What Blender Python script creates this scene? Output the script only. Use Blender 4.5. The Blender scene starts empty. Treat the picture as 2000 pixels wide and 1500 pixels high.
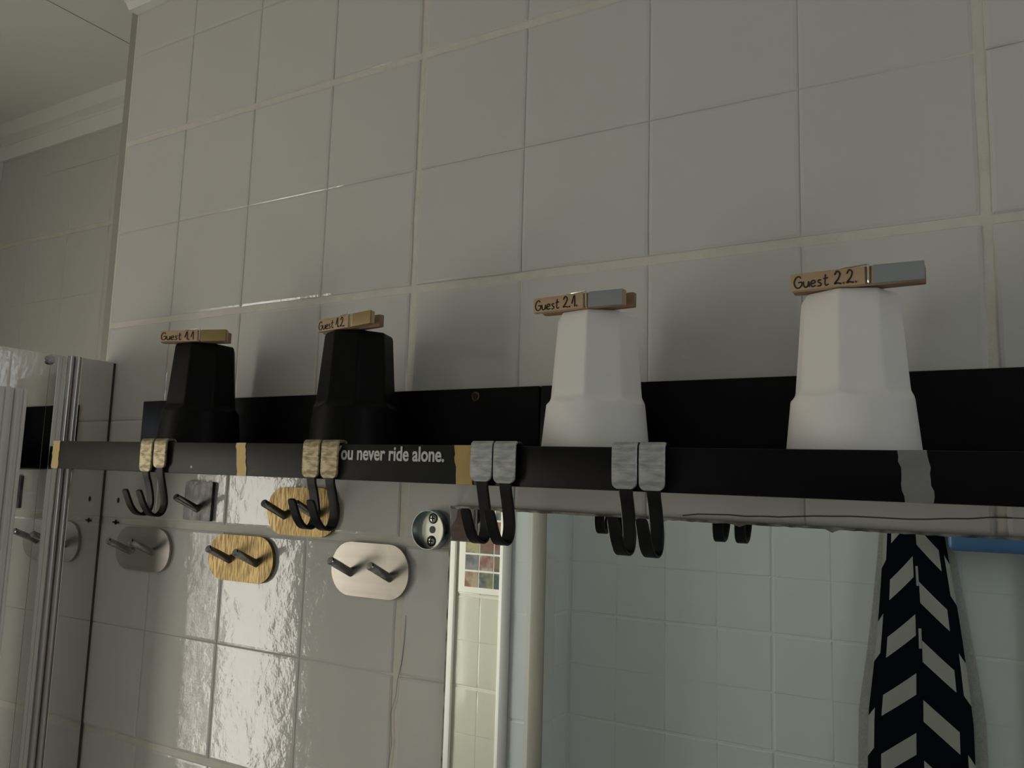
import bpy, bmesh, math, random
from mathutils import Vector, Matrix
random.seed(7)
C = bpy.context.scene
COL = C.collection
T = 0.115            # one wall tile, metres
H0 = 17.0            # tile heights between the floor and the z = 0 grout line
def P(x, y, z): return Vector((x*T, y*T, (z+H0)*T))

# ------------------------------------------------------------------ camera
cam = bpy.data.cameras.new('camera'); co = bpy.data.objects.new('camera', cam); COL.objects.link(co)
cam.sensor_width = 36.0; cam.lens = 36.0*1599.2/2000.0; cam.clip_start = 0.01
fwd = Vector((-0.50509806, 0.85376006, 0.12637134)); rgt = Vector((0.86217157, 0.50578807, 0.0289586)); dwn = Vector((-0.03919342, 0.12358071, -0.99156023))
M = Matrix((rgt, -dwn, -fwd)).transposed().to_4x4()
M.translation = P(3.98587977, -5.12713821, -1.56788945)
co.matrix_world = M
C.camera = co
# ------------------------------------------------------------------ world, exposure
W = bpy.data.worlds.new('world'); C.world = W; W.use_nodes = True
W.node_tree.nodes['Background'].inputs[0].default_value = (.55, .62, .7, 1)
W.node_tree.nodes['Background'].inputs[1].default_value = 0.3
C.view_settings.view_transform = 'Standard'; C.view_settings.look = 'None'
C.view_settings.gamma = 1; C.view_settings.use_curve_mapping = False
C.view_settings.exposure = 0.36
WIN_LEFT = 6.4       # brightness of the daylight in the left window
FILL_RIGHT = 2.0     # cool fill from a small right window, added only for its light

# ------------------------------------------------------------------ materials
def mat(name, base, rough=.5, metal=0., spec=.5, noise=None, bump=None, coat=0.):
    """noise=(scale, colour2, contrast lo, hi, stretch); bump=[(scale, strength, distance)...]"""
    m = bpy.data.materials.new(name); m.use_nodes = True
    nt = m.node_tree; b = nt.nodes['Principled BSDF']
    b.inputs['Base Color'].default_value = (*base, 1); b.inputs['Roughness'].default_value = rough
    b.inputs['Metallic'].default_value = metal; b.inputs['Specular IOR Level'].default_value = spec
    b.inputs['Coat Weight'].default_value = coat
    tc = nt.nodes.new('ShaderNodeTexCoord')
    if noise:
        mp = nt.nodes.new('ShaderNodeMapping'); nt.links.new(tc.outputs['Object'], mp.inputs[0])
        mp.inputs['Scale'].default_value = noise[4] if len(noise) > 4 else (1, 1, 1)
        n = nt.nodes.new('ShaderNodeTexNoise'); n.inputs['Scale'].default_value = noise[0]; n.inputs['Detail'].default_value = 6
        nt.links.new(mp.outputs[0], n.inputs['Vector'])
        r = nt.nodes.new('ShaderNodeValToRGB'); r.color_ramp.elements[0].position = noise[2]; r.color_ramp.elements[1].position = noise[3]
        r.color_ramp.elements[0].color = (*base, 1); r.color_ramp.elements[1].color = (*noise[1], 1)
        nt.links.new(n.outputs['Fac'], r.inputs[0]); nt.links.new(r.outputs[0], b.inputs['Base Color'])
    last = None
    for sc, st, di in (bump or []):
        n = nt.nodes.new('ShaderNodeTexNoise'); n.inputs['Scale'].default_value = sc; n.inputs['Detail'].default_value = 3
        nt.links.new(tc.outputs['Object'], n.inputs['Vector'])
        bp = nt.nodes.new('ShaderNodeBump'); bp.inputs['Strength'].default_value = st; bp.inputs['Distance'].default_value = di
        nt.links.new(n.outputs['Fac'], bp.inputs['Height'])
        if last: nt.links.new(last.outputs[0], bp.inputs['Normal'])
        last = bp
    if last: nt.links.new(last.outputs[0], b.inputs['Normal'])
    return m
def emit(name, col, s):
    m = bpy.data.materials.new(name); m.use_nodes = True; nt = m.node_tree; nt.nodes.clear()
    e = nt.nodes.new('ShaderNodeEmission'); e.inputs[0].default_value = (*col, 1); e.inputs[1].default_value = s
    o = nt.nodes.new('ShaderNodeOutputMaterial'); nt.links.new(e.outputs[0], o.inputs[0]); return m
TILE2 = mat('white_wall_tile', (.81, .86, .865), .05, noise=(3.0, (.83, .88, .885), .3, .7), bump=[(13, .5, .0022)])
TILE = mat('white_glazed_tile', (.64, .625, .60), .015, noise=(3.0, (.67, .655, .625), .3, .7), bump=[(13, .5, .0022), (75, .6, .0005), (420, .5, .00012)], spec=.42)
TILE3 = mat('cream_wall_tile', (.60, .595, .50), .08, noise=(3.0, (.62, .615, .52), .3, .7), bump=[(13, .5, .0022)])
GROUT = mat('cream_grout', (.73, .70, .62), .8, noise=(60, (.66, .63, .55), .35, .7), bump=[(400, .5, .001)])
GROUT2 = mat('white_grout', (.88, .89, .88), .8, noise=(60, (.84, .85, .84), .35, .7))
PAINT = mat('white_paint', (.88, .87, .83), .6, noise=(5, (.86, .85, .80), .3, .7), bump=[(120, .15, .001)])
PLASTER = mat('plaster', (.80, .79, .76), .7, noise=(4, (.77, .76, .72), .3, .7))
FLOORM = mat('floor_stone', (.50, .49, .47), .4, noise=(12, (.56, .55, .52), .3, .7))
GREYTRIM = mat('grey_trim', (.34, .33, .28), .5)
BLACKLEDGE = mat('black_lacquer', (.003, .003, .0045), .36, noise=(30, (.0045, .0045, .006), .4, .7), spec=.13)
GREYLEDGE = mat('faded_black_lacquer', (.014, .014, .012), .45, noise=(40, (.020, .019, .016), .35, .7, (.3, 1, 1)), spec=.25)
BLACKCUP = mat('matte_black_plastic', (.0035, .0035, .004), .42, noise=(60, (.0045, .0045, .0045), .4, .6), spec=.13)
WHITECUP = mat('matte_white_plastic', (.90, .875, .85), .55, noise=(14, (.87, .845, .82), .35, .7), spec=.3)
BLACKMET = mat('black_powder_coat', (.004, .004, .005), .45, noise=(80, (.008, .008, .008), .4, .6), spec=.22)
GOLD = mat('gold_paint', (.20, .15, .07), .42, .35, noise=(420, (.47, .39, .24), .38, .6, (.3, 1, 1)), bump=[(160, .4, .0006)])
GOLDBAND = mat('ochre_gold_band', (.36, .24, .07), .45, .3, noise=(70, (.50, .37, .15), .3, .7, (1, 1, .2)))
SILVER = mat('silver_paint', (.30, .31, .32), .42, .3, noise=(420, (.54, .545, .55), .35, .68, (.25, 1, 1)), bump=[(160, .4, .0006)])
SILVERBAND = mat('grey_silver_band', (.19, .19, .195), .5, .2, noise=(70, (.24, .24, .245), .3, .7))
STEEL = mat('brushed_steel', (.40, .37, .33), .30, .85, noise=(120, (.47, .44, .40), .3, .7, (.08, 1, 1)), bump=[(350, .12, .0004)])
BRASS = mat('scratched_brass', (.10, .068, .026), .40, .9, noise=(800, (.33, .24, .11), .36, .64, (1, 1, .10)), bump=[(200, .3, .0005)])
DARKSTEEL = mat('dark_chrome_peg', (.62, .61, .60), .22, 1., noise=(90, (.36, .36, .36), .4, .6))
BLACKCHROME = mat('tarnished_black_plate', (.035, .033, .035), .35, .5, noise=(55, (.12, .11, .11), .4, .66), bump=[(140, .5, .001)])
ZINC = mat('zinc_disc', (.60, .64, .60), .3, 1., noise=(30, (.8, .8, .72), .4, .6, (6, 1, 1)))
BLUEZINC = mat('zinc_rim', (.34, .40, .42), .3, 1., noise=(20, (.42, .48, .5), .4, .6))
DARK = mat('dark_hole', (.012, .011, .01), .7)
BRASSRING = mat('brass_screw', (.16, .10, .05), .4, .8)
MIRROR = mat('mirror_silver', (.90, .945, .945), .004, 1.)
MIRROREDGE = mat('tarnished_mirror_edge', (.10, .09, .075), .35, .6, noise=(60, (.4, .39, .36), .4, .62))
SCREEN = mat('reflective_glass', (.80, .80, .78), .02, 1., noise=(3, (.76, .76, .74), .3, .7))
CHROME = mat('polished_aluminium', (.74, .74, .74), .05, 1., noise=(3, (.78, .78, .78), .3, .7))
CHROMEBAR = mat('satin_chrome_strip', (.52, .49, .48), .28, 1., noise=(3, (.66, .62, .62), .3, .7))
ALU = mat('white_aluminium', (.90, .88, .83), .3, .1, noise=(20, (.92, .9, .86), .4, .6))
SEAL = mat('dark_seal', (.06, .055, .045), .6)
WOOD = mat('pin_wood', (.46, .31, .185), .6, noise=(40, (.58, .41, .26), .35, .68, (.25, 2, 2)), bump=[(200, .2, .0005)])
WOODDARK = mat('pin_wood_dark', (.27, .165, .10), .65, noise=(40, (.33, .21, .13), .35, .68, (.25, 2, 2)))
PINGOLD = mat('pin_gold_paint', (.27, .19, .06), .5, .2, noise=(60, (.34, .25, .1), .35, .7, (.3, 1, 1)))
PINSILVER = mat('pin_grey_paint', (.25, .265, .285), .55, noise=(60, (.32, .335, .35), .35, .7, (.3, 1, 1)))
INK = mat('black_ink', (.012, .010, .012), .6)
WIRE = mat('bright_wire', (.75, .72, .66), .18, 1.)
LETTER = mat('white_lettering', (.62, .62, .60), .6)
CARDGREY = mat('clear_grey_card', (.26, .25, .24), .25, noise=(60, (.34, .33, .31), .4, .65))
BROWN = mat('brown_print', (.085, .045, .032), .3, noise=(70, (.17, .095, .06), .45, .7, (1, 1, 3)))
BLUE = mat('blue_plastic', (.055, .16, .34), .4, noise=(10, (.07, .18, .37), .4, .6))
TERRY = mat('grey_white_terry', (.72, .71, .68), .9, noise=(250, (.82, .81, .78), .4, .6), bump=[(500, .6, .002)])
PAPER = mat('poster_paper', (.80, .78, .70), .6)

# ------------------------------------------------------------------ mesh helpers (tile units)
def link(name, bm, m, parent=None, origin=None, smooth=True, sharp=35, kind=None):
    """bmesh in tile coordinates -> one object; origin (tile coords) becomes its own origin"""
    o0 = Vector(origin) if origin is not None else Vector((0, 0, -H0))
    bmesh.ops.recalc_face_normals(bm, faces=bm.faces)
    for v in bm.verts: v.co = (v.co - o0)*T
    for f in bm.faces: f.smooth = smooth
    if smooth:
        for e in bm.edges:
            if len(e.link_faces) == 2 and e.calc_face_angle(0) > math.radians(sharp): e.smooth = False
    me = bpy.data.meshes.new(name); bm.to_mesh(me); bm.free()
    for mm in (m if isinstance(m, (list, tuple)) else [m]): me.materials.append(mm)
    ob = bpy.data.objects.new(name, me); COL.objects.link(ob)
    loc = P(*o0)
    if parent is not None:
        ob.parent = parent; ob.location = loc - root_loc(parent)
    else: ob.location = loc
    if kind: ob['kind'] = kind
    return ob
def root_loc(o):
    l = Vector(o.location)
    while o.parent: o = o.parent; l += o.location
    return l
def thing(name, label, cat, at, group=None):
    o = bpy.data.objects.new(name, None); COL.objects.link(o); o.empty_display_size = .02
    o.location = P(*at); o['label'] = label; o['category'] = cat
    if group: o['group'] = group
    return o
def tag(o, label, cat, group=None):
    o['label'] = label; o['category'] = cat
    if group: o['group'] = group
    return o
def box(bm, x0, x1, y0, y1, z0, z1, bev=0., seg=2, mi=0):
    vs = [bm.verts.new((x, y, z)) for x in (x0, x1) for y in (y0, y1) for z in (z0, z1)]
    fs = [bm.faces.new([vs[i] for i in q]) for q in ((0,1,3,2),(4,6,7,5),(0,4,5,1),(2,3,7,6),(0,2,6,4),(1,5,7,3))]
    for f in fs: f.material_index = mi
    if bev:
        es = list({e for f in fs for e in f.edges})
        bmesh.ops.bevel(bm, geom=es, offset=bev, segments=seg, profile=.5, affect='EDGES')
    return fs
def prism(bm, outline, fn, t0, t1, bev=0., seg=2):
    """outline of 2D points extruded from t0 to t1; fn(a, b, t) -> xyz"""
    A = [bm.verts.new(fn(a, b, t0)) for a, b in outline]; B = [bm.verts.new(fn(a, b, t1)) for a, b in outline]
    n = len(A); f0 = bm.faces.new(A); f1 = bm.faces.new(B[::-1])
    for i in range(n): bm.faces.new((A[i], B[i], B[(i+1) % n], A[(i+1) % n]))
    if bev:
        bmesh.ops.bevel(bm, geom=list(set(f0.edges) | set(f1.edges)), offset=bev, segments=seg, profile=.5, affect='EDGES')
def tube(bm, pts, r, n=8, cap=True, flat=1.0):
    pts = [Vector(p) for p in pts]; rings = []; prev = None
    for i, p in enumerate(pts):
        d = (pts[min(i+1, len(pts)-1)] - pts[max(i-1, 0)]).normalized()
        if prev is None:
            a = d.cross(Vector((0, 0, 1)));
            if a.length < .1: a = d.cross(Vector((1, 0, 0)))
        else: a = prev - d*prev.dot(d)
        a.normalize(); prev = a; b = d.cross(a)
        rr = r[i] if isinstance(r, (list, tuple)) else r
        rings.append([bm.verts.new(p + a*rr*math.cos(2*math.pi*k/n) + b*rr*flat*math.sin(2*math.pi*k/n)) for k in range(n)])
    for A, B in zip(rings, rings[1:]):
        for k in range(n): bm.faces.new((A[k], A[(k+1) % n], B[(k+1) % n], B[k]))
    if cap: bm.faces.new(rings[0][::-1]); bm.faces.new(rings[-1])
def lathe(bm, prof, fn, n=48, caps=(True, True)):
    """prof [(r, t)], fn(r*cos, r*sin, t) -> xyz"""
    R = [[bm.verts.new(fn(r*math.cos(2*math.pi*k/n), r*math.sin(2*math.pi*k/n), t)) for k in range(n)] for r, t in prof]
    for A, B in zip(R, R[1:]):
        for k in range(n): bm.faces.new((A[k], A[(k+1) % n], B[(k+1) % n], B[k]))
    if caps[0]: bm.faces.new(R[0][::-1])
    if caps[1]: bm.faces.new(R[-1])
def smooth_path(pts, n=6):
    """Catmull-Rom through tuples of any length"""
    out = []; q = [pts[0]] + list(pts) + [pts[-1]]
    for i in range(1, len(q)-2):
        for k in range(n):
            t = k/n
            out.append(tuple(.5*((2*b)+(-a+c)*t+(2*a-5*b+4*c-d)*t*t+(-a+3*b-3*c+d)*t**3) for a, b, c, d in zip(q[i-1], q[i], q[i+1], q[i+2])))
    out.append(tuple(pts[-1])); return out
def strip(bm, path, xc, th, bev=.006):
    """metal strap: path of (y, z, width); swept rectangle centred on x = xc, path line is its outer side middle"""
    rings = []
    for i, (y, z, w) in enumerate(path):
        y0, z0, _ = path[max(i-1, 0)]; y1, z1, _ = path[min(i+1, len(path)-1)]
        d = Vector((y1-y0, z1-z0)).normalized(); nrm = Vector((-d.y, d.x)); h = w/2; b = bev
        loop = [(-h, b-th/2), (-h+b, -th/2), (h-b, -th/2), (h, b-th/2), (h, th/2-b), (h-b, th/2), (-h+b, th/2), (-h, th/2-b)]
        rings.append([bm.verts.new((xc+a, y+nrm.x*c, z+nrm.y*c)) for a, c in loop])
    for A, B in zip(rings, rings[1:]):
        for k in range(8): bm.faces.new((A[k], A[(k+1) % 8], B[(k+1) % 8], B[k]))
    bm.faces.new(rings[0][::-1]); bm.faces.new(rings[-1])

def tile_field(name, fn, u0, u1, v0, v1, uthick=4, vthick=2, uoff=0, kind='structure', seg=5, seed=1, groove=.0075, tm=None, gm=None, wide=.027):
    """glazed panels of 4 x 2 embossed tiles with cream joints; fn(u, v, d) -> xyz, d = height off the joint face"""
    rnd = random.Random(seed); bm = bmesh.new()
    tilt = {}
    us = []; u = math.floor(u0)
    def clamp(a, lo, hi): return max(lo, min(hi, a))
    for i in range(math.floor(u0-uoff), math.ceil(u1-uoff)):
        for j in range(math.floor(v0), math.ceil(v1)):
            a, b = clamp(i+uoff, u0, u1), clamp(i+1+uoff, u0, u1); c, d = clamp(j, v0, v1), clamp(j+1, v0, v1)
            if b-a < .1 or d-c < .1: continue
            tl, tr = i % uthick == 0, (i+1) % uthick == 0; tb, tt = j % vthick == 0, (j+1) % vthick == 0
            key = (i//uthick, j//vthick)
            if key not in tilt: tilt[key] = (rnd.uniform(-.003, .003), rnd.uniform(-.003, .003)) if uthick < 20 else (0, 0)
            tx, ty = tilt[key]; mu, mv = (i//uthick+.5)*uthick+uoff, (j//vthick+.5)*vthick
            thin = .0012
            def ring(ins, dep, jit, g):
                l, r = a+(wide if tl else thin)+ins, b-(wide if tr else thin)-ins
                bo, to = c+(wide if tb else thin)+ins, d-(wide if tt else thin)-ins
                pts = []
                sd = [dep if t_ else g for t_ in (tb, tr, tt, tl)]
                for s in range(seg): pts.append((l+(r-l)*s/seg, bo+(jit*rnd.uniform(-1, 1) if tb else 0)))
                for s in range(seg): pts.append((r+(jit*rnd.uniform(-1, 1) if tr else 0), bo+(to-bo)*s/seg))
                for s in range(seg): pts.append((r-(r-l)*s/seg, to+(jit*rnd.uniform(-1, 1) if tt else 0)))
                for s in range(seg): pts.append((l+(jit*rnd.uniform(-1, 1) if tl else 0), to-(to-bo)*s/seg))
                return [bm.verts.new(fn(p, q, (min(sd[k//seg], sd[k//seg-1]) if k % seg == 0 else sd[k//seg])+tx*(p-mu)+ty*(q-mv))) for k, (p, q) in enumerate(pts)]
            R = [ring(0, -.016, .004, -groove), ring(.008, -.005, .003, -groove*.4), ring(.026, 0, 0, 0)]
            for A, B in zip(R, R[1:]):
                n = len(A)
                for k in range(n): bm.faces.new((A[k], A[(k+1) % n], B[(k+1) % n], B[k])).material_index = 0
            bm.faces.new(R[-1]).material_index = 0
    q = [bm.verts.new(fn(a, b, -.012)) for a, b in ((u0, v0), (u1, v0), (u1, v1), (u0, v1))]
    bm.faces.new(q).material_index = 1
    r = [bm.verts.new(fn(a, b, -.4)) for a, b in ((u0, v0), (u1, v0), (u1, v1), (u0, v1))]
    bm.faces.new(r[::-1]).material_index = 2
    for k in range(4): bm.faces.new((q[k], r[k], r[(k+1) % 4], q[(k+1) % 4])).material_index = 2
    o = link(name, bm, [tm or TILE, gm or GROUT, PLASTER], smooth=False, kind=kind)
    return o

# ------------------------------------------------------------------ the room
CEIL = 3.96; FLOOR = -H0; OPP = -10.26
wall_back = tile_field('wall_back', lambda u, v, d: (u, -d, v), -4, 10, FLOOR, CEIL, seed=3)
tile_field('wall_niche', lambda u, v, d: (u, 1.6-d, v), -9.75, -4.0, FLOOR, CEIL, seed=4, uthick=99, uoff=.3, groove=.0015)
tile_field('wall_front', lambda u, v, d: (u, OPP+d, v), -3.61, 10, FLOOR, CEIL, seed=5, uoff=.45, groove=.0015, tm=TILE2, gm=GROUT2, wide=.014)
tile_field('wall_entry', lambda u, v, d: (u, -10.86+d, v), -9.7, -4.5, FLOOR, CEIL, seed=6, uthick=2, uoff=.9, groove=.004, tm=TILE3)
# side face of the boxed-out back wall, dark strip behind its tile edge
bm = bmesh.new(); box(bm, -4.11, -4.001, .015, 1.6, FLOOR, CEIL); link('trim_1', bm, GREYTRIM, kind='structure', smooth=False)
# pier on the opposite wall
tile_field('wall_pier', lambda u, v, d: (-3.6+d, u, v), OPP-.1, -9.25, FLOOR, CEIL, seed=8, uoff=.3, groove=.0015, tm=TILE2, gm=GROUT2, wide=.014)
tile_field('wall_pier_front', lambda u, v, d: (u, -9.25+d, v), -4.53, -3.6, FLOOR, CEIL, seed=9, uoff=-.5, groove=.0015, tm=TILE2, gm=GROUT2, wide=.014)
bm = bmesh.new(); box(bm, -3.9, -3.59, -9.25, -9.22, FLOOR, CEIL, .008); link('trim_2', bm, GREYTRIM, kind='structure')
bm = bmesh.new(); box(bm, -4.56, -4.35, -9.25, -9.22, FLOOR, CEIL, .008); link('trim_3', bm, mat('grey_jamb', (.45, .45, .45), .5), kind='structure')
bm = bmesh.new(); box(bm, -5.55, -5.38, -10.86, -10.74, FLOOR, 2.0, .02); link('trim_4', bm, PAINT, kind='structure')
bm = bmesh.new(); box(bm, -7.1, -6.75, -10.86, -10.76, FLOOR, 2.0, .02); link('trim_5', bm, PAINT, kind='structure')
bm = bmesh.new(); box(bm, 4.42, 4.95, OPP, OPP+.25, FLOOR, 1.5, .02); link('opp_strip', bm, mat('beige_strip', (.42, .39, .34), .5), kind='structure')  # beige upright strip put in where the opposite wall turns darker
bm = bmesh.new(); box(bm, -10.2, 10.5, -11.4, 2.1, FLOOR-.3, FLOOR); link('floor', bm, FLOORM, kind='structure', smooth=False)
bm = bmesh.new(); box(bm, -10.2, 10.5, -11.4, 2.1, CEIL, CEIL+.3)
link('ceiling', bm, PAINT, kind='structure', smooth=False)
bm = bmesh.new(); box(bm, -5.405, -5.395, -6.0, 1.4, CEIL-.004, CEIL); link('trim_7', bm, GREYTRIM, kind='structure', smooth=False)
def holed_wall(name, x0, x1, wy0, wy1, wz0, wz1):
    bm = bmesh.new()
    box(bm, x0, x1, -11.3, wy0, FLOOR, CEIL); box(bm, x0, x1, wy1, 2.0, FLOOR, CEIL)
    box(bm, x0, x1, wy0, wy1, FLOOR, wz0); box(bm, x0, x1, wy0, wy1, wz1, CEIL)
    link(name, bm, PLASTER, kind='structure', smooth=False)
LW = (-8.7, -5.85, -8.0, .05)       # y0, y1, z0, z1 of the left window
FILL_WIN = (-6.4, -3.9, -2.6, 1.6)  # opening for the added fill window on the right
holed_wall('wall_left', -10.1, -9.7, *LW)
holed_wall('wall_right', 10.0, 10.4, *FILL_WIN)
def window(name, x, face, w, col, strength, bars):
    y0, y1, z0, z1 = w; bm = bmesh.new(); f = .14
    a, b = sorted((x, x+face*.25))
    box(bm, a, b, y0, y0+f, z0, z1, .01); box(bm, a, b, y1-f, y1, z0, z1, .01); box(bm, a, b, y0+f, y1-f, z0, z0+f, .01); box(bm, a, b, y0+f, y1-f, z1-f, z1, .01)
    for yb in bars: box(bm, a, b, yb-.16, yb+.16, z0+f, z1-f, .01)
    o = link(name, bm, PAINT, kind='structure', origin=((a+b)/2, (y0+y1)/2, z0))
    bm = bmesh.new(); c = x+face*.12; box(bm, c-.01, c+.01, y0+f, y1-f, z0+f, z1-f)
    link('pane', bm, emit(name+'_daylight', col, strength), parent=o, origin=(c, (y0+y1)/2, z0+f), smooth=False)
window('window_1', -9.9, 1, LW, (1.0, .955, .85), WIN_LEFT, (-6.4,))
window('window_fill', 10.2, -1, FILL_WIN, (.86, .93, 1.0), FILL_RIGHT, ())  # added glowing window, cool fill for the opposite wall, no known source here
# cornices
def cornice(name, x0, x1, y, z0, prof):
    bm = bmesh.new(); prism(bm, prof, lambda a, b, t: (t, y+a, z0+b), x0, x1); return link(name, bm, PAINT, kind='structure', smooth=False)
cornice('trim_8', -4.0, 10, 0, 3.5, [(0, 0), (-.10, 0), (-.14, .06), (-.2, .10), (-.34, .30), (-.40, .46), (0, .46)])
cornice('trim_9', -9.7, -4.07, 1.6, 3.43, [(0, 0), (-.05, 0), (-.10, .2), (-.06, .24), (-.06, .28), (-.16, .33), (-.2, .53), (0, .53)])

# ------------------------------------------------------------------ picture ledges
XA, XJ, XB = -3.241, 1.212, 5.68
def lz(x): return -1.266-.0105*(x+3.24)          # top of the front lip
def bz(x): return -.822-.0035*(x+3.24)           # top of the back panel
def slab(bm, x0, x1, y0, y1, zf0, zf1, bev=.008):
    vs = [bm.verts.new((x, y, f(x))) for x in (x0, x1) for y in (y0, y1) for f in (zf0, zf1)]
    fs = [bm.faces.new([vs[i] for i in q]) for q in ((0,1,3,2),(4,6,7,5),(0,4,5,1),(2,3,7,6),(0,2,6,4),(1,5,7,3))]
    if bev: bmesh.ops.bevel(bm, geom=list({e for f in fs for e in f.edges}), offset=bev, segments=2, profile=.5, affect='EDGES')
LIPH = .242; YF = -.90
def ledge(x0, x1, lipmat, label):
    at = ((x0+x1)/2, -.45, lz((x0+x1)/2)-LIPH)
    t = thing('picture_ledge', label, 'shelf', at, 'picture ledges')
    bm = bmesh.new(); slab(bm, x0, x1, -.045, -.004, lambda x: lz(x)-LIPH, bz); link('back_panel', bm, BLACKLEDGE, t, ((x0+x1)/2, -.02, at[2]))
    bm = bmesh.new(); slab(bm, x0, x1, -.865, -.047, lambda x: lz(x)-LIPH+.002, lambda x: lz(x)-LIPH+.042); link('shelf_board', bm, BLACKLEDGE, t, at)
    bm = bmesh.new(); slab(bm, x0, x1, YF, -.867, lambda x: lz(x)-LIPH, lz); fl = link('front_lip', bm, lipmat, t, ((x0+x1)/2, YF, at[2]))
    return t, fl
ledgeL, lipL = ledge(XA, XJ-.006, GREYLEDGE, 'faded dark grey picture ledge holding the two black tumblers, with white lettering on its lip')
ledgeR, lipR = ledge(XJ+.006, XB, BLACKLEDGE, 'deep black picture ledge holding the two white tumblers, above the mirror')
def band(par, x0, x1, m, lab, seed, tilt=.0):
    rnd = random.Random(seed); bm = bmesh.new(); n = 9
    L = []; Rr = []
    for i in range(n+1):
        f = i/n; z = lz(x0)-LIPH*f
        L.append((x0+tilt*f+rnd.uniform(-.006, .006), z)); Rr.append((x1+tilt*f+rnd.uniform(-.006, .006), z))
    prism(bm, L+Rr[::-1], lambda a, b, t: (a, t, b), YF-.004, YF+.002)
    o = link('paint_band', bm, m, par, ((x0+x1)/2, YF, lz(x0)-LIPH)); o['label'] = lab; return o
band(lipL, XA+.004, XA+.105, GOLDBAND, 'gold painted band', 1)
band(lipL, -.885, -.785, GOLDBAND, 'gold painted band', 2, .03)
band(lipL, 1.085, 1.203, GOLDBAND, 'gold painted band', 3, .02)
band(lipR, 3.595, 3.72, SILVERBAND, 'silver grey painted band', 4, .02)
def curve_text(s, size, x0, wtarget, base, y, parent, m):
    cu = bpy.data.curves.new('lettering', 'FONT'); cu.body = s; cu.size = 1; cu.offset = .02; cu.extrude = .002; cu.resolution_u = 4
    tmp = bpy.data.objects.new('lettering', cu); COL.objects.link(tmp)
    bpy.context.view_layer.update()
    me = bpy.data.meshes.new_from_object(tmp.evaluated_get(bpy.context.evaluated_depsgraph_get()))
    bpy.data.objects.remove(tmp); bpy.data.curves.remove(cu)
    bm = bmesh.new(); bm.from_mesh(me); bpy.data.meshes.remove(me)
    xs = [v.co.x for v in bm.verts]; a, b = min(xs), max(xs); k = wtarget/(b-a)
    for v in bm.verts: v.co = Vector((x0+(v.co.x-a)*k, y-v.co.z, base-.0105*(v.co.x-a)*k+v.co.y*size))
    return link('lettering', bm, m, parent, (x0, y, base), smooth=False)
curve_text('You never ride alone.', .132, .085, .923, -1.405, YF-.003, lipL, LETTER)
bm = bmesh.new(); lathe(bm, [(.034, -.046), (.036, -.054), (.027, -.057), (.022, -.05)], lambda a, b, t: (.671+a, t, -.898+b), 24)
o = link('screw', bm, BRASSRING, ledgeL, (.671, -.05, -.898))
bm = bmesh.new(); lathe(bm, [(.021, -.046), (.021, -.0525)], lambda a, b, t: (.671+a, t, -.898+b), 20); link('screw_hole', bm, DARK, o, (.671, -.05, -.898))

bm = bmesh.new(); lathe(bm, [(.016, YF+.001), (.012, YF-.0025)], lambda a, b, t: (-.675+a*1.3, t, -1.492+b*.5), 14)
o = link('paint_chip', bm, mat('rust_chip', (.22, .09, .035), .7), lipL, (-.675, YF, -1.492))
bm = bmesh.new(); lathe(bm, [(.012, YF+.001), (.008, YF-.0035)], lambda a, b, t: (-1.37+a, t, -1.475+b), 14)
link('paint_speck', bm, LETTER, lipL, (-1.37, YF, -1.475))

# ------------------------------------------------------------------ tumblers
def cup(x, y, m, rot, label, group):
    base = lz(x)-LIPH+.0425; top = base+1.05
    Hh = top-base; N = 192
    def softmin(a, b, k=420.): return -math.log(math.exp(-k*(a-.3))+math.exp(-k*(b-.3)))/k+.3
    bm = bmesh.new(); rows = []
    zs = [0, .012, .05, .12, .22, .32] + [.36+.009*i for i in range(25)] + [.6, .7, .8, .9, Hh-.03, Hh-.012, Hh-.003]
    for h in zs:
        Rc = .356-.099*h
        V = .254+.077*max(0., Hh-h)
        rnd_in = 0 if h < Hh-.031 else (.03-(Hh-h))
        D = V*math.cos(math.pi/8)
        h0 = .535
        if h < h0: D += 11*(h0-h)**2
        if h > .52: Rc += (h-.52)*.1
        ring = []
        for k in range(N):
            th = 2*math.pi*k/N+rot
            ks = 110.; mx = math.log(sum(math.exp(ks*(math.cos(th-rot-q*math.pi/4)-1)) for q in range(8)))/ks+1
            r = softmin(Rc, D/mx)
            if h > Hh-.031: r -= .018*(1-math.sqrt(max(0, 1-(rnd_in/.03)**2)))
            if h < .011: r -= .004
            ring.append(bm.verts.new((x+r*math.cos(th), y+r*math.sin(th), base+h)))
        rows.append(ring)
    for A, B in zip(rows, rows[1:]):
        for k in range(N): bm.faces.new((A[k], A[(k+1) % N], B[(k+1) % N], B[k]))
    bm.faces.new(rows[-1])
    inner = []
    for h, r in ((0, .332), (.3, .30), (.6, .25), (Hh-.05, .22)):
        inner.append([bm.verts.new((x+r*math.cos(2*math.pi*k/N+rot), y+r*math.sin(2*math.pi*k/N+rot), base+h)) for k in range(N)])
    for A, B in zip(inner, inner[1:]):
        for k in range(N): bm.faces.new((A[(k+1) % N], A[k], B[k], B[(k+1) % N]))
    bm.faces.new(inner[-1][::-1])
    for k in range(N): bm.faces.new((rows[0][(k+1) % N], rows[0][k], inner[0][k], inner[0][(k+1) % N]))
    o = link('tumbler', bm, m, origin=(x, y, base), sharp=50)
    return tag(o, label, 'cup', group), top
CY = -.455
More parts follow.
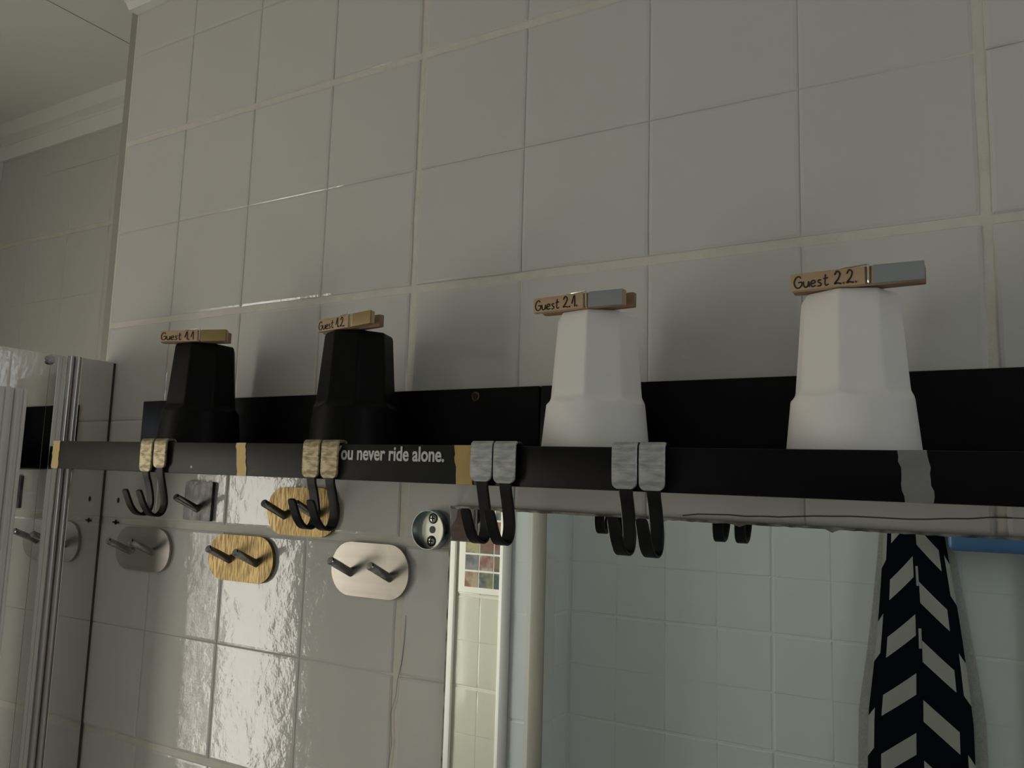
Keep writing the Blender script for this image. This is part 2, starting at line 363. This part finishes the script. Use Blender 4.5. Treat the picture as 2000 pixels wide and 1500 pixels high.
cups = [
 cup(-1.865, CY, BLACKCUP, .033, 'matte black faceted tumbler upside down at the left end of the ledge', 'black tumblers'),
 cup(-.135, CY, BLACKCUP, .33, 'matte black faceted tumbler upside down in the middle of the faded ledge', 'black tumblers'),
 cup(1.835, CY, WHITECUP, .585, 'matte white faceted tumbler upside down over the joint of the two ledges', 'white tumblers'),
 cup(3.335, CY, WHITECUP, .323, 'largest looking matte white faceted tumbler, upside down at the right of the ledge', 'white tumblers')]

# ------------------------------------------------------------------ clothespins with handwriting
GL = {'G': (.85, [[(.75, .82), (.5, 1), (.18, .85), (.02, .45), (.2, .06), (.55, .0), (.8, .2), (.82, .48), (.45, .46)]]),
 'u': (.62, [[(0, .52), (.03, .15), (.22, 0), (.45, .12), (.55, .52)], [(.55, .52), (.62, .02)]]),
 'e': (.52, [[(0, .28), (.42, .32), (.38, .52), (.12, .5), (0, .25), (.15, 0), (.5, .08)]]),
 's': (.46, [[(.4, .5), (.14, .52), (.1, .34), (.36, .2), (.3, .02), (0, .02)]]),
 't': (.52, [[(.22, .95), (.16, .15), (.34, 0), (.52, .1)], [(0, .6), (.48, .64)]]),
 '1': (.5, [[(0, .28), (.36, 1.0), (.44, 0)]]),
 '2': (.68, [[(.02, .72), (.26, 1), (.55, .8), (.4, .42), (0, .05), (.3, .08), (.68, .0)]]),
 '.': (.24, [[(.03, .03), (.12, .05)]]), ' ': (.3, [])}
def pin(cx, cy, cz, ang, text, paint, label, rear_off, splay=0., L=.62, hh=.094):
    t = thing('clothespin', label, 'clothespin', (cx, cy, cz), 'clothespins with handwritten names')
    ca, sa = math.cos(ang), math.sin(ang)
    def W3(a, b, c, extra=0.):     # a along pin, b across (negative faces the room), c up
        return (cx+a*ca-b*sa, cy+a*sa+b*ca, cz+c)
    g = .065; hl = L/2
    front = [(-hl, -.018), (-hl, -.052), (-hl+.02, -.062), (g-.018, -.075), (g-.012, -.058), (g+.012, -.058), (g+.018, -.075), (hl, -.06), (hl, -.02), (g+.05, -.012), (g-.05, -.03), (-.05, -.008)]
    fr = [(a, b+(splay*max(0, a-g)*-1)) for a, b in front]
    bm = bmesh.new(); prism(bm, fr, lambda a, b, c: W3(a, b, c), 0.001, hh, .004); link('front_leg', bm, WOOD, t, (cx, cy, cz))
    bm = bmesh.new(); prism(bm, [(a+rear_off, -b) for a, b in front][::-1], lambda a, b, c: W3(a, b, c), 0.001, hh-.004, .004); link('rear_leg', bm, WOODDARK, t, (cx, cy, cz))
    pe = hl+.002 if rear_off < .03 else hl-.005
    bm = bmesh.new(); prism(bm, [(g+.024, -.078), (pe, -.064-splay*(hl-g)), (pe, -.05-splay*(hl-g)), (g+.024, -.066)], lambda a, b, c: W3(a, b, c), .0005, hh+.002, .002)
    po = link('painted_end', bm, paint, t, (cx, cy, cz)); po['label'] = 'gold painted end' if paint is PINGOLD else 'silver grey painted end'
    bm = bmesh.new()
    path = [(-.10, 0, hh*.55), (-.10, -.02, hh+.002), (-.06, -.05, hh+.006), (g-.03, -.07, hh+.010), (g-.004, -.072, hh+.009), (g+.001, -.071, hh+.001), (g+.001, -.069, hh*.5), (g+.001, -.066, .012), (g+.001, -.055, .004)]
    tube(bm, [W3(*p) for p in smooth_path(path, 4)], .0065, 8)
    path = [(a+rear_off, -b, c) for a, b, c in path]; tube(bm, [W3(*p) for p in smooth_path(path, 4)], .0055, 8)
    coil = [(-.10+.022*math.cos(k*.5), .022*math.sin(k*.5), .012+k*.0013) for k in range(52)]; tube(bm, [W3(*p) for p in coil], .0055, 6)
    link('spring', bm, WIRE, t, (cx, cy, cz))
    tot = sum(GL[ch][0]+.16 for ch in text); k = (g-.03+hl-.03)/tot; hgt = .062
    bm = bmesh.new(); u = -hl+.018; rnd = random.Random(hash(text) % 97)
    for ch in text:
        w_, strokes = GL[ch]; big = 1.12 if ch in '12' else 1.
        for st in strokes:
            sp = smooth_path(st, 4) if len(st) > 2 else st
            pts = []
            for a, b in sp:
                aa = u+a*k; fy = -.062-.013*((aa+hl-.02)/(g-.018+hl-.02)); pts.append(W3(aa, fy-.0005, .014+b*hgt*big))
            tube(bm, pts, .0038*big if ch != '.' else .0062, 6)
        u += (w_+.16)*k
    link('lettering', bm, INK, t, (cx, cy, cz))
    return t
def topz(i): return cups[i][1]+.001
pin(-1.775, CY-.17, topz(0), .35, 'Guest 1.1', PINGOLD, 'small clothespin reading Guest 1.1 with gold end, on the leftmost black tumbler', -.03, .1)
pin(-.055, CY-.185, topz(1), -.13, 'Guest 1.2.', PINGOLD, 'clothespin reading Guest 1.2 with gold end, on the second black tumbler', -.03, .15)
pin(1.815, CY-.19, topz(2), -.02, 'Guest 2.1.', PINSILVER, 'clothespin reading Guest 2.1 with grey end, on the white tumbler at the ledge joint', .03)
pin(3.40, CY-.19, topz(3), .0, 'Guest 2.2.', PINSILVER, 'clothespin reading Guest 2.2 with grey end, on the rightmost white tumbler', .0, L=.64)

# ------------------------------------------------------------------ strap hooks over the lip
def hook(xc, w, gold, label, group, seed):
    z = lz(xc); t = thing('strap_hook', label, 'hook', (xc, YF-.03, z-.6), group)
    paint = GOLD if gold else SILVER
    rnd = random.Random(seed); e = rnd.uniform(-.02, .02)
    yo = YF-.022
    bm = bmesh.new(); strip(bm, smooth_path([(-.845, z-.16, w), (-.845, z-.02, w), (-.852, z+.012, w), (-.875, z+.018, w), (yo+.012, z+.018, w)], 4), xc, .018)
    link('clip', bm, GOLD if gold else BLACKMET, t, (xc, -.88, z))
    # painted wide face
    bm = bmesh.new(); ww = w+.004
    ends = z-.222+e
    strip(bm, smooth_path([(yo+.012, z+.0185, ww), (yo-.004, z+.008, ww), (yo-.008, z-.02, ww), (yo-.008, z-.12, ww), (yo-.006, ends+.035, ww*.98), (yo-.004, ends+.012, ww*.86), (yo-.003, ends, ww*.62)], 4), xc, .020)
    o = link('painted_face', bm, paint, t, (xc, yo, z)); o['label'] = 'gold painted strap' if gold else 'silver painted strap'
    # narrow arm and J hook
    n = w*.54
    path = [(yo-.001, ends+.02, w*.58), (yo+.002, ends-.03, n), (yo+.026, z-.33, n), (yo+.050, z-.42, n), (yo+.058, z-.49, n), (yo+.040, z-.55, n), (yo, z-.576, n), (yo-.06, z-.565, n*.98), (yo-.11, z-.515, n*.95), (yo-.145, z-.45, n*.92), (yo-.17, z-.395, n*.86), (yo-.176, z-.382, n*.6)]
    bm = bmesh.new(); strip(bm, smooth_path(path, 5), xc+.008, .02); link('hook_arm', bm, BLACKMET, t, (xc, yo, z-.3))
    return t
HG = 'gold strap hooks over the ledge lip'; HS = 'silver strap hooks over the ledge lip'
hook(-1.885, 0.147, 1, 'gold topped black strap hook, left one of the far left pair on the lip', HG, 1)
hook(-1.715, 0.147, 1, 'gold topped black strap hook, right one of the far left pair on the lip', HG, 2)
hook(-.094, 0.152, 1, 'gold topped black strap hook, left one of the pair before the white lettering', HG, 3)
hook(.077, 0.152, 1, 'gold topped black strap hook touching the first letter of the white lettering', HG, 4)
hook(1.302, 0.15, 0, 'silver topped black strap hook beside the gold band, above the mirror corner', HS, 5)
hook(1.466, 0.15, 0, 'silver topped black strap hook, right one of the pair by the gold band', HS, 9)
hook(2.233, 0.145, 0, 'silver topped black strap hook, left one of the pair right of the white tumbler', HS, 7)
hook(2.392, 0.145, 0, 'silver topped black strap hook, rightmost of all on the lip', HS, 8)

# ------------------------------------------------------------------ wall hooks with pegs
def wall_hook(x0, x1, z0, z1, pegs, pm, pegm, label, rounded=True, rot=0.):
    cx, cz = (x0+x1)/2, (z0+z1)/2; t = thing('wall_hook', label, 'hook', (cx, 0, cz), 'metal wall hooks')
    hw, hh = (x1-x0)/2, (z1-z0)/2; r = hh*.94 if rounded else .018; out = []
    for sx, sz, a0 in ((1, 1, 0), (-1, 1, 90), (-1, -1, 180), (1, -1, 270)):
        for k in range(13):
            a = math.radians(a0+k*7.5); out.append((sx*(hw-r)+r*math.cos(a), sz*(hh-r)+r*math.sin(a)))
    c, s = math.cos(rot), math.sin(rot)
    bm = bmesh.new(); prism(bm, out, lambda a, b, q: (cx+a*c-b*s, q, cz+a*s+b*c), -.002, -.034, .004); link('plate', bm, pm, t, (cx, -.02, cz), sharp=25)
    for px, pz in pegs:
        bm = bmesh.new(); d = Vector((0, -.91, .41)).normalized(); b0 = Vector((px, -.034, pz)); L = .265; R = .032
        pts = [b0-d*.012]+[b0+d*L*f for f in (0, .5, .97)]+[b0+d*L]
        tube(bm, pts, [R, R, R, R, R*.82], 24); link('peg', bm, pegm, t, b0)
    return t
wall_hook(-3.49, -2.685, -2.451, -2.043, [(-3.27, -2.275), (-2.935, -2.265)], STEEL, DARKSTEEL, 'steel pill-shaped double wall hook at the far left, beside the shower screen')
wall_hook(-2.142, -1.335, -2.443, -2.045, [(-1.87, -2.262), (-1.535, -2.272)], BRASS, DARKSTEEL, 'brass pill-shaped double wall hook, the lower of the two brass ones')
wall_hook(-.67, .106, -2.447, -2.028, [(-.47, -2.268), (-.075, -2.28)], STEEL, DARKSTEEL, 'steel pill-shaped double wall hook nearest the mirror')
wall_hook(-1.438, -.644, -2.014, -1.612, [(-1.235, -1.853), (-.87, -1.845)], BRASS, DARKSTEEL, 'brass pill-shaped double wall hook right under the ledge')
wall_hook(-2.53, -2.16, -1.943, -1.588, [(-2.345, -1.838)], BLACKCHROME, DARKSTEEL, 'dark square single wall hook under the ledge', rounded=False, rot=-.01)

# zinc disc with two screws
dx, dz = .30, -1.895
t = thing('mounting_disc', 'round zinc mounting disc with two screws beside the mirror corner', 'wall mount', (dx, 0, dz))
bm = bmesh.new(); lathe(bm, [(.148, -.002), (.148, -.076), (.146, -.08), (.141, -.08), (.139, -.076), (.139, -.004)], lambda a, b, q: (dx+a, q, dz+b), 64, (False, False)); link('rim', bm, BLUEZINC, t, (dx, -.05, dz))
bm = bmesh.new(); lathe(bm, [(.1385, -.002), (.1385, -.014)], lambda a, b, q: (dx+a, q, dz+b), 64); link('face_plate', bm, ZINC, t, (dx, -.01, dz))
for sx, sz in ((.004, .085), (-.004, -.085)):
    bm = bmesh.new(); lathe(bm, [(.032, -.0145), (.031, -.019), (.024, -.024), (.012, -.026)], lambda a, b, q: (dx+sx+a, q, dz+sz+b), 24)
    s_ = link('screw', bm, ZINC, t, (dx+sx, -.02, dz+sz))
    bm = bmesh.new(); box(bm, dx+sx-.02, dx+sx+.02, -.0275, -.022, dz+sz-.0055, dz+sz+.0055); box(bm, dx+sx-.0055, dx+sx+.0055, -.0275, -.022, dz+sz-.02, dz+sz+.02)
    link('cross_slot', bm, DARK, s_, (dx+sx, -.025, dz+sz), smooth=False)
    bm = bmesh.new(); lathe(bm, [(.041, -.0143), (.041, -.0163)], lambda a, b, q: (dx+sx+a, q, dz+sz+b), 24); link('countersink', bm, DARK, t, (dx+sx, -.015, dz+sz))
bm = bmesh.new(); lathe(bm, [(.027, -.0143), (.027, -.0168)], lambda a, b, q: (dx+a, q, dz+b), 24); link('centre_hole', bm, mat('grey_hole', (.12, .11, .12), .6), t, (dx, -.015, dz))

# wall plugs, two drilled holes at the left
for hx, hz, r in ((-3.563, -1.80, .022), (-3.575, -2.015, .020)):
    bm = bmesh.new(); lathe(bm, [(r, .0), (r, -.004)], lambda a, b, q: (hx+a*.8, q, hz+b*1.25), 20)
    if hz < -2: box(bm, hx-.05, hx+.05, -.004, 0, hz-.007, hz+.007)
    o = link('drill_hole', bm, DARK, wall_back, (hx, 0, hz))
# hairline cracks in the glaze, and the thread of sealant above the mirror
bm = bmesh.new(); rnd = random.Random(5)
pts = [(.07+.01*math.sin(k*.9)+.015*rnd.uniform(-1, 1)-.012*k, -.0015, -2.55-.12*k) for k in range(16)]; tube(bm, pts, [.0012+.0012*rnd.random() for _ in pts], 5)
link('hairline_crack', bm, mat('crack', (.2, .19, .17), .7), wall_back, (.07, 0, -3))
bm = bmesh.new(); pts = [(2.25+.1*k, -.003, -1.707+.031*.1*k+.006*math.sin(k*.8)+.004*rnd.uniform(-1, 1)) for k in range(36)]; tube(bm, pts, .0045, 6)
link('sealant_thread', bm, mat('sealant', (.10, .09, .07), .6), wall_back, (3, 0, -1.7))

# ------------------------------------------------------------------ wall mirror
mx0, mx1, mzb = .478, 6.6, -7.5
def mz(x): return -1.714-.010*(x-.478)
t = thing('wall_mirror', 'large frameless wall mirror below the black ledge, with a tarnished edge', 'mirror', ((mx0+mx1)/2, -.01, mzb))
bm = bmesh.new(); vs = [(mx0, mz(mx0)), (mx1, mz(mx1)), (mx1, mzb), (mx0, mzb)]
prism(bm, vs, lambda a, b, q: (a, q, b), -.036, -.004); mg = link('mirror_glass', bm, MIRROR, t, ((mx0+mx1)/2, -.02, mzb), smooth=False)
bm = bmesh.new(); rnd = random.Random(3); n = 160
up = [(mx0+(mx1-mx0)*k/n, mz(mx0+(mx1-mx0)*k/n)+.004) for k in range(n+1)]; lo = [(x, z-.012-.006*rnd.random()-(.016 if rnd.random() < .06 else 0)) for x, z in up]
prism(bm, up+lo[::-1], lambda a, b, q: (a, q, b), -.039, -.034)
box(bm, mx0-.003, mx0+.007, -.039, -.004, mzb, mz(mx0))
link('tarnished_edge', bm, MIRROREDGE, t, ((mx0+mx1)/2, -.037, mz(3)), smooth=False)
# printed card in the corner of the mirror
t = thing('sticker', 'small grey card with a brown bottle shape stuck in the mirror corner', 'sticker', (.56, -.04, -1.9))
bm = bmesh.new(); box(bm, .488, .715, -.0425, -.0395, -1.966, -1.728); link('card', bm, CARDGREY, t, (.58, -.04, -2.012), smooth=False)
bm = bmesh.new(); bo = smooth_path([(.502, -1.962), (.494, -1.90), (.503, -1.845), (.535, -1.80), (.545, -1.738), (.595, -1.738), (.60, -1.80), (.63, -1.845), (.642, -1.90), (.634, -1.962)], 4)
prism(bm, bo, lambda a, b, q: (a, q, b), -.0438, -.0418); link('brown_print', bm, BROWN, t, (.55, -.045, -2.0), smooth=False)
bm = bmesh.new(); box(bm, .685, .70, -.0438, -.042, -1.965, -1.732); link('edge_strip', bm, SEAL, t, (.67, -.045, -2.0), smooth=False)

# ------------------------------------------------------------------ shower screen at the left
t = thing('shower_screen', 'mirror-bright glass shower screen with metal wall profile at the left edge', 'shower screen', (-3.9, -.7, FLOOR))
ZT = -.40
bm = bmesh.new(); box(bm, -3.985, -3.80, -.37, -.025, FLOOR, ZT, .006); box(bm, -3.985, -3.83, -.505, -.37, FLOOR, ZT, .004); wp = link('wall_profile', bm, CHROME, t, (-3.9, -.2, FLOOR), smooth=False)
bm = bmesh.new(); box(bm, -3.99, -3.80, -.024, -.003, FLOOR, ZT-.01); link('seal', bm, SEAL, wp, (-3.9, -.01, FLOOR), smooth=False)
def bar(y0, y1, xo, d, bm):
    pts = [(xo, y0)]+[(xo+d*math.sin(math.pi*k/10), y0+(y1-y0)*(1-math.cos(math.pi*k/10))/2) for k in range(1, 10)]+[(xo, y1)]
    prism(bm, pts, lambda a, b, q: (a, b, q), FLOOR, ZT)
bm = bmesh.new(); bar(-.436, -.372, -3.829, .05, bm); link('edge_strip', bm, CHROMEBAR, t, (-3.8, -.40, FLOOR))
bm = bmesh.new(); bar(-.504, -.438, -3.829, .04, bm); link('edge_strip', bm, CHROMEBAR, t, (-3.8, -.47, FLOOR))
bm = bmesh.new(); box(bm, -3.93, -3.90, -.622, -.506, FLOOR, ZT); box(bm, -3.93, -3.90, -1.16, -.626, FLOOR, ZT); gp = link('glass_panel', bm, SCREEN, t, (-3.9, -.9, FLOOR), smooth=False)
bm = bmesh.new(); lathe(bm, [(.045, -3.9), (.045, -3.885), (.038, -3.875), (.016, -3.872)], lambda a, b, q: (q, -.635+a, -.462+b), 32); cp = link('fixing_cap', bm, DARKSTEEL, t, (-3.89, -.635, -.462))
bm = bmesh.new()
for k, (a, b, d) in enumerate(((-.90, -.872, .10), (-.935, -.904, .08), (-.965, -.938, .095), (-1.01, -.972, .05), (-1.06, -1.015, .09), (-1.13, -1.065, .07), (-1.16, -1.135, .09))):
    box(bm, -3.898, -3.88+d, a, b, FLOOR, -.775, .004)
link('door_rail', bm, ALU, t, (-3.85, -1.2, FLOOR))

# ------------------------------------------------------------------ what the mirror shows: the opposite side of the room
# towel on a hook
MATT = bpy.data.materials.new('chevron_towel'); MATT.use_nodes = True
nt = MATT.node_tree; B_ = nt.nodes['Principled BSDF']; B_.inputs['Roughness'].default_value = .95; B_.inputs['Specular IOR Level'].default_value = .1
uv = nt.nodes.new('ShaderNodeUVMap'); sep = nt.nodes.new('ShaderNodeSeparateXYZ'); nt.links.new(uv.outputs[0], sep.inputs[0])
def mth(op, a, b=None, c=None):
    n = nt.nodes.new('ShaderNodeMath'); n.operation = op
    for i, q in enumerate((a, b, c)):
        if q is None: continue
        if isinstance(q, (int, float)): n.inputs[i].default_value = q
        else: nt.links.new(q, n.inputs[i])
    return n.outputs[0]
U, V_ = sep.outputs[0], sep.outputs[1]
au = mth('ABSOLUTE', U); right = mth('GREATER_THAN', U, 0.)
ph = mth('ADD', mth('ADD', V_, mth('MULTIPLY', au, .60)), mth('MULTIPLY', right, .40))
fr = mth('FRACT', mth('DIVIDE', ph, .92)); st = mth('LESS_THAN', fr, .36)
inn = mth('MULTIPLY', mth('GREATER_THAN', au, .07), mth('LESS_THAN', au, .74))
mid = mth('MULTIPLY', mth('LESS_THAN', mth('ABSOLUTE', mth('SUBTRACT', U, .03)), .035), mth('MULTIPLY', mth('LESS_THAN', mth('FRACT', mth('DIVIDE', V_, .98)), .32), mth('GREATER_THAN', V_, -4.3)))
side = mth('MULTIPLY', mth('GREATER_THAN', au, .88), mth('LESS_THAN', mth('FRACT', mth('DIVIDE', mth('ADD', mth('ADD', V_, mth('MULTIPLY', au, 1.2)), mth('MULTIPLY', right, .5)), 1.5)), .42))
fac = mth('MAXIMUM', mth('MAXIMUM', mth('MULTIPLY', st, inn), mid), side)
nz = nt.nodes.new('ShaderNodeTexNoise'); nz.inputs['Scale'].default_value = 300
mixc = nt.nodes.new('ShaderNodeMix'); mixc.data_type = 'RGBA'; nt.links.new(fac, mixc.inputs[0]); mixc.inputs[6].default_value = (.012, .014, .022, 1); mixc.inputs[7].default_value = (.80, .79, .76, 1)
nt.links.new(mixc.outputs[2], B_.inputs['Base Color'])
bpn = nt.nodes.new('ShaderNodeBump'); bpn.inputs['Strength'].default_value = .5; bpn.inputs['Distance'].default_value = .002; nt.links.new(nz.outputs['Fac'], bpn.inputs['Height']); nt.links.new(bpn.outputs[0], B_.inputs['Normal'])
tx = 2.80
towel = thing('towel', 'black hanging towel with white chevron blocks, seen in the mirror', 'towel', (tx, OPP+.2, -7.5))
def cloth(bm, half, amp, y, th, ztop, zbot, nf, phase, uvl=None):
    nu, nv = 48, 40; grid = []
    for j in range(nv+1):
        f = j/nv; z = ztop+(zbot-ztop)*f; hw = half(z); row = []
        for i in range(nu+1):
            a = -1+2*i/nu
            yy = y + amp*(.4+.6*min(1, f*1.5))*math.cos(a*math.pi*nf+phase) - .06*abs(a)
            row.append((bm.verts.new((tx+.02*math.sin(z*1.3)+a*hw, yy, z)), a, z))
        grid.append(row)
    fs = []
    for j in range(nv):
        for i in range(nu):
            q = [grid[j][i], grid[j][i+1], grid[j+1][i+1], grid[j+1][i]]
            f = bm.faces.new([v[0] for v in q])
            if uvl is not None:
                for lp, v in zip(f.loops, q): lp[uvl].uv = (v[1], v[2])
bm = bmesh.new(); uvl = bm.loops.layers.uv.new('UVMap')
cloth(bm, lambda z: .36+.105*max(0, -1.3-z) if z > -5 else .36+.105*3.7+.02*(-5-z), .045, OPP+.34, .02, -1.2, -7.5, 1.0, math.pi, uvl)
ret = bmesh.ops.solidify(bm, geom=list(bm.faces), thickness=.03)
link('front_fold', bm, MATT, towel, (tx, OPP+.34, -7.5))
bm = bmesh.new(); cloth(bm, lambda z: .42+.135*max(0, -1.3-z) if z > -5 else .42+.135*3.7+.02*(-5-z), .03, OPP+.22, .02, -1.2, -7.5, 1.5, 0.4)
bmesh.ops.solidify(bm, geom=list(bm.faces), thickness=.03); bf = link('back_fold', bm, TERRY, towel, (tx, OPP+.22, -7.5)); bf['label'] = 'grey white terry back side'
bm = bmesh.new(); lathe(bm, [(.10, 0), (.10, .03), (.03, .04), (.03, .42), (.05, .43), (.05, .47)], lambda a, b, q: (tx+a, OPP+q, -1.1+b), 24)
o = link('towel_hook', bm, CHROME, origin=(tx, OPP, -1.1)); tag(o, 'chrome peg on the opposite wall that carries the chevron towel', 'hook')
# blue caddy
bm = bmesh.new(); box(bm, 3.3, 4.85, OPP+.02, OPP+.75, -2.33, -1.75, .10, 4)
o = link('plastic_caddy', bm, BLUE, origin=(4.05, OPP, -2.33)); tag(o, 'blue plastic caddy on the opposite wall right of the towel, seen in the mirror', 'caddy')
# poster of small pictures
px0, px1, pz0, pz1 = -6.68, -5.56, -3.93, -1.9
ps = thing('poster', 'poster with a grid of small colourful pictures, seen in the mirror corner', 'poster', ((px0+px1)/2, -10.85, pz0))
bm = bmesh.new(); box(bm, px0, px1, -10.845, -10.83, pz0, pz1); link('sheet', bm, PAPER, ps, ((px0+px1)/2, -10.84, pz0), smooth=False)
cols = [((.30, .10, .04), (.55, .42, .25)), ((.02, .09, .09), (.35, .30, .14)), ((.03, .10, .07), (.40, .38, .25)), ((.08, .09, .11), (.30, .28, .27)), ((.30, .07, .04), (.55, .5, .4)), ((.05, .05, .04), (.26, .17, .09)),
        ((.10, .10, .10), (.5, .45, .2)), ((.22, .07, .03), (.20, .16, .08)), ((.32, .05, .03), (.25, .27, .3)), ((.07, .06, .05), (.35, .3, .25)), ((.3, .12, .04), (.5, .35, .2)), ((.15, .17, .12), (.45, .2, .08))]
for r in range(5):
    for c in range(3):
        a, b = [tuple(q*.62 for q in cc) for cc in cols[(r*3+c) % 12]]; m = mat('picture_print', a, .5, noise=(28, b, .42, .58)); m.node_tree.nodes['Noise Texture'].noise_dimensions = '4D'; m.node_tree.nodes['Noise Texture'].inputs['W'].default_value = r*7+c*3.3
        x0 = (-6.505, -6.12, -5.735)[c]; x1 = (-6.15, -5.765, -5.585)[c]; z0 = -3.80+r*.378
        bm = bmesh.new(); box(bm, x0, x1, -10.829, -10.822, z0, z0+.335); link('picture', bm, m, ps, ((x0+x1)/2, -10.825, z0), smooth=False)
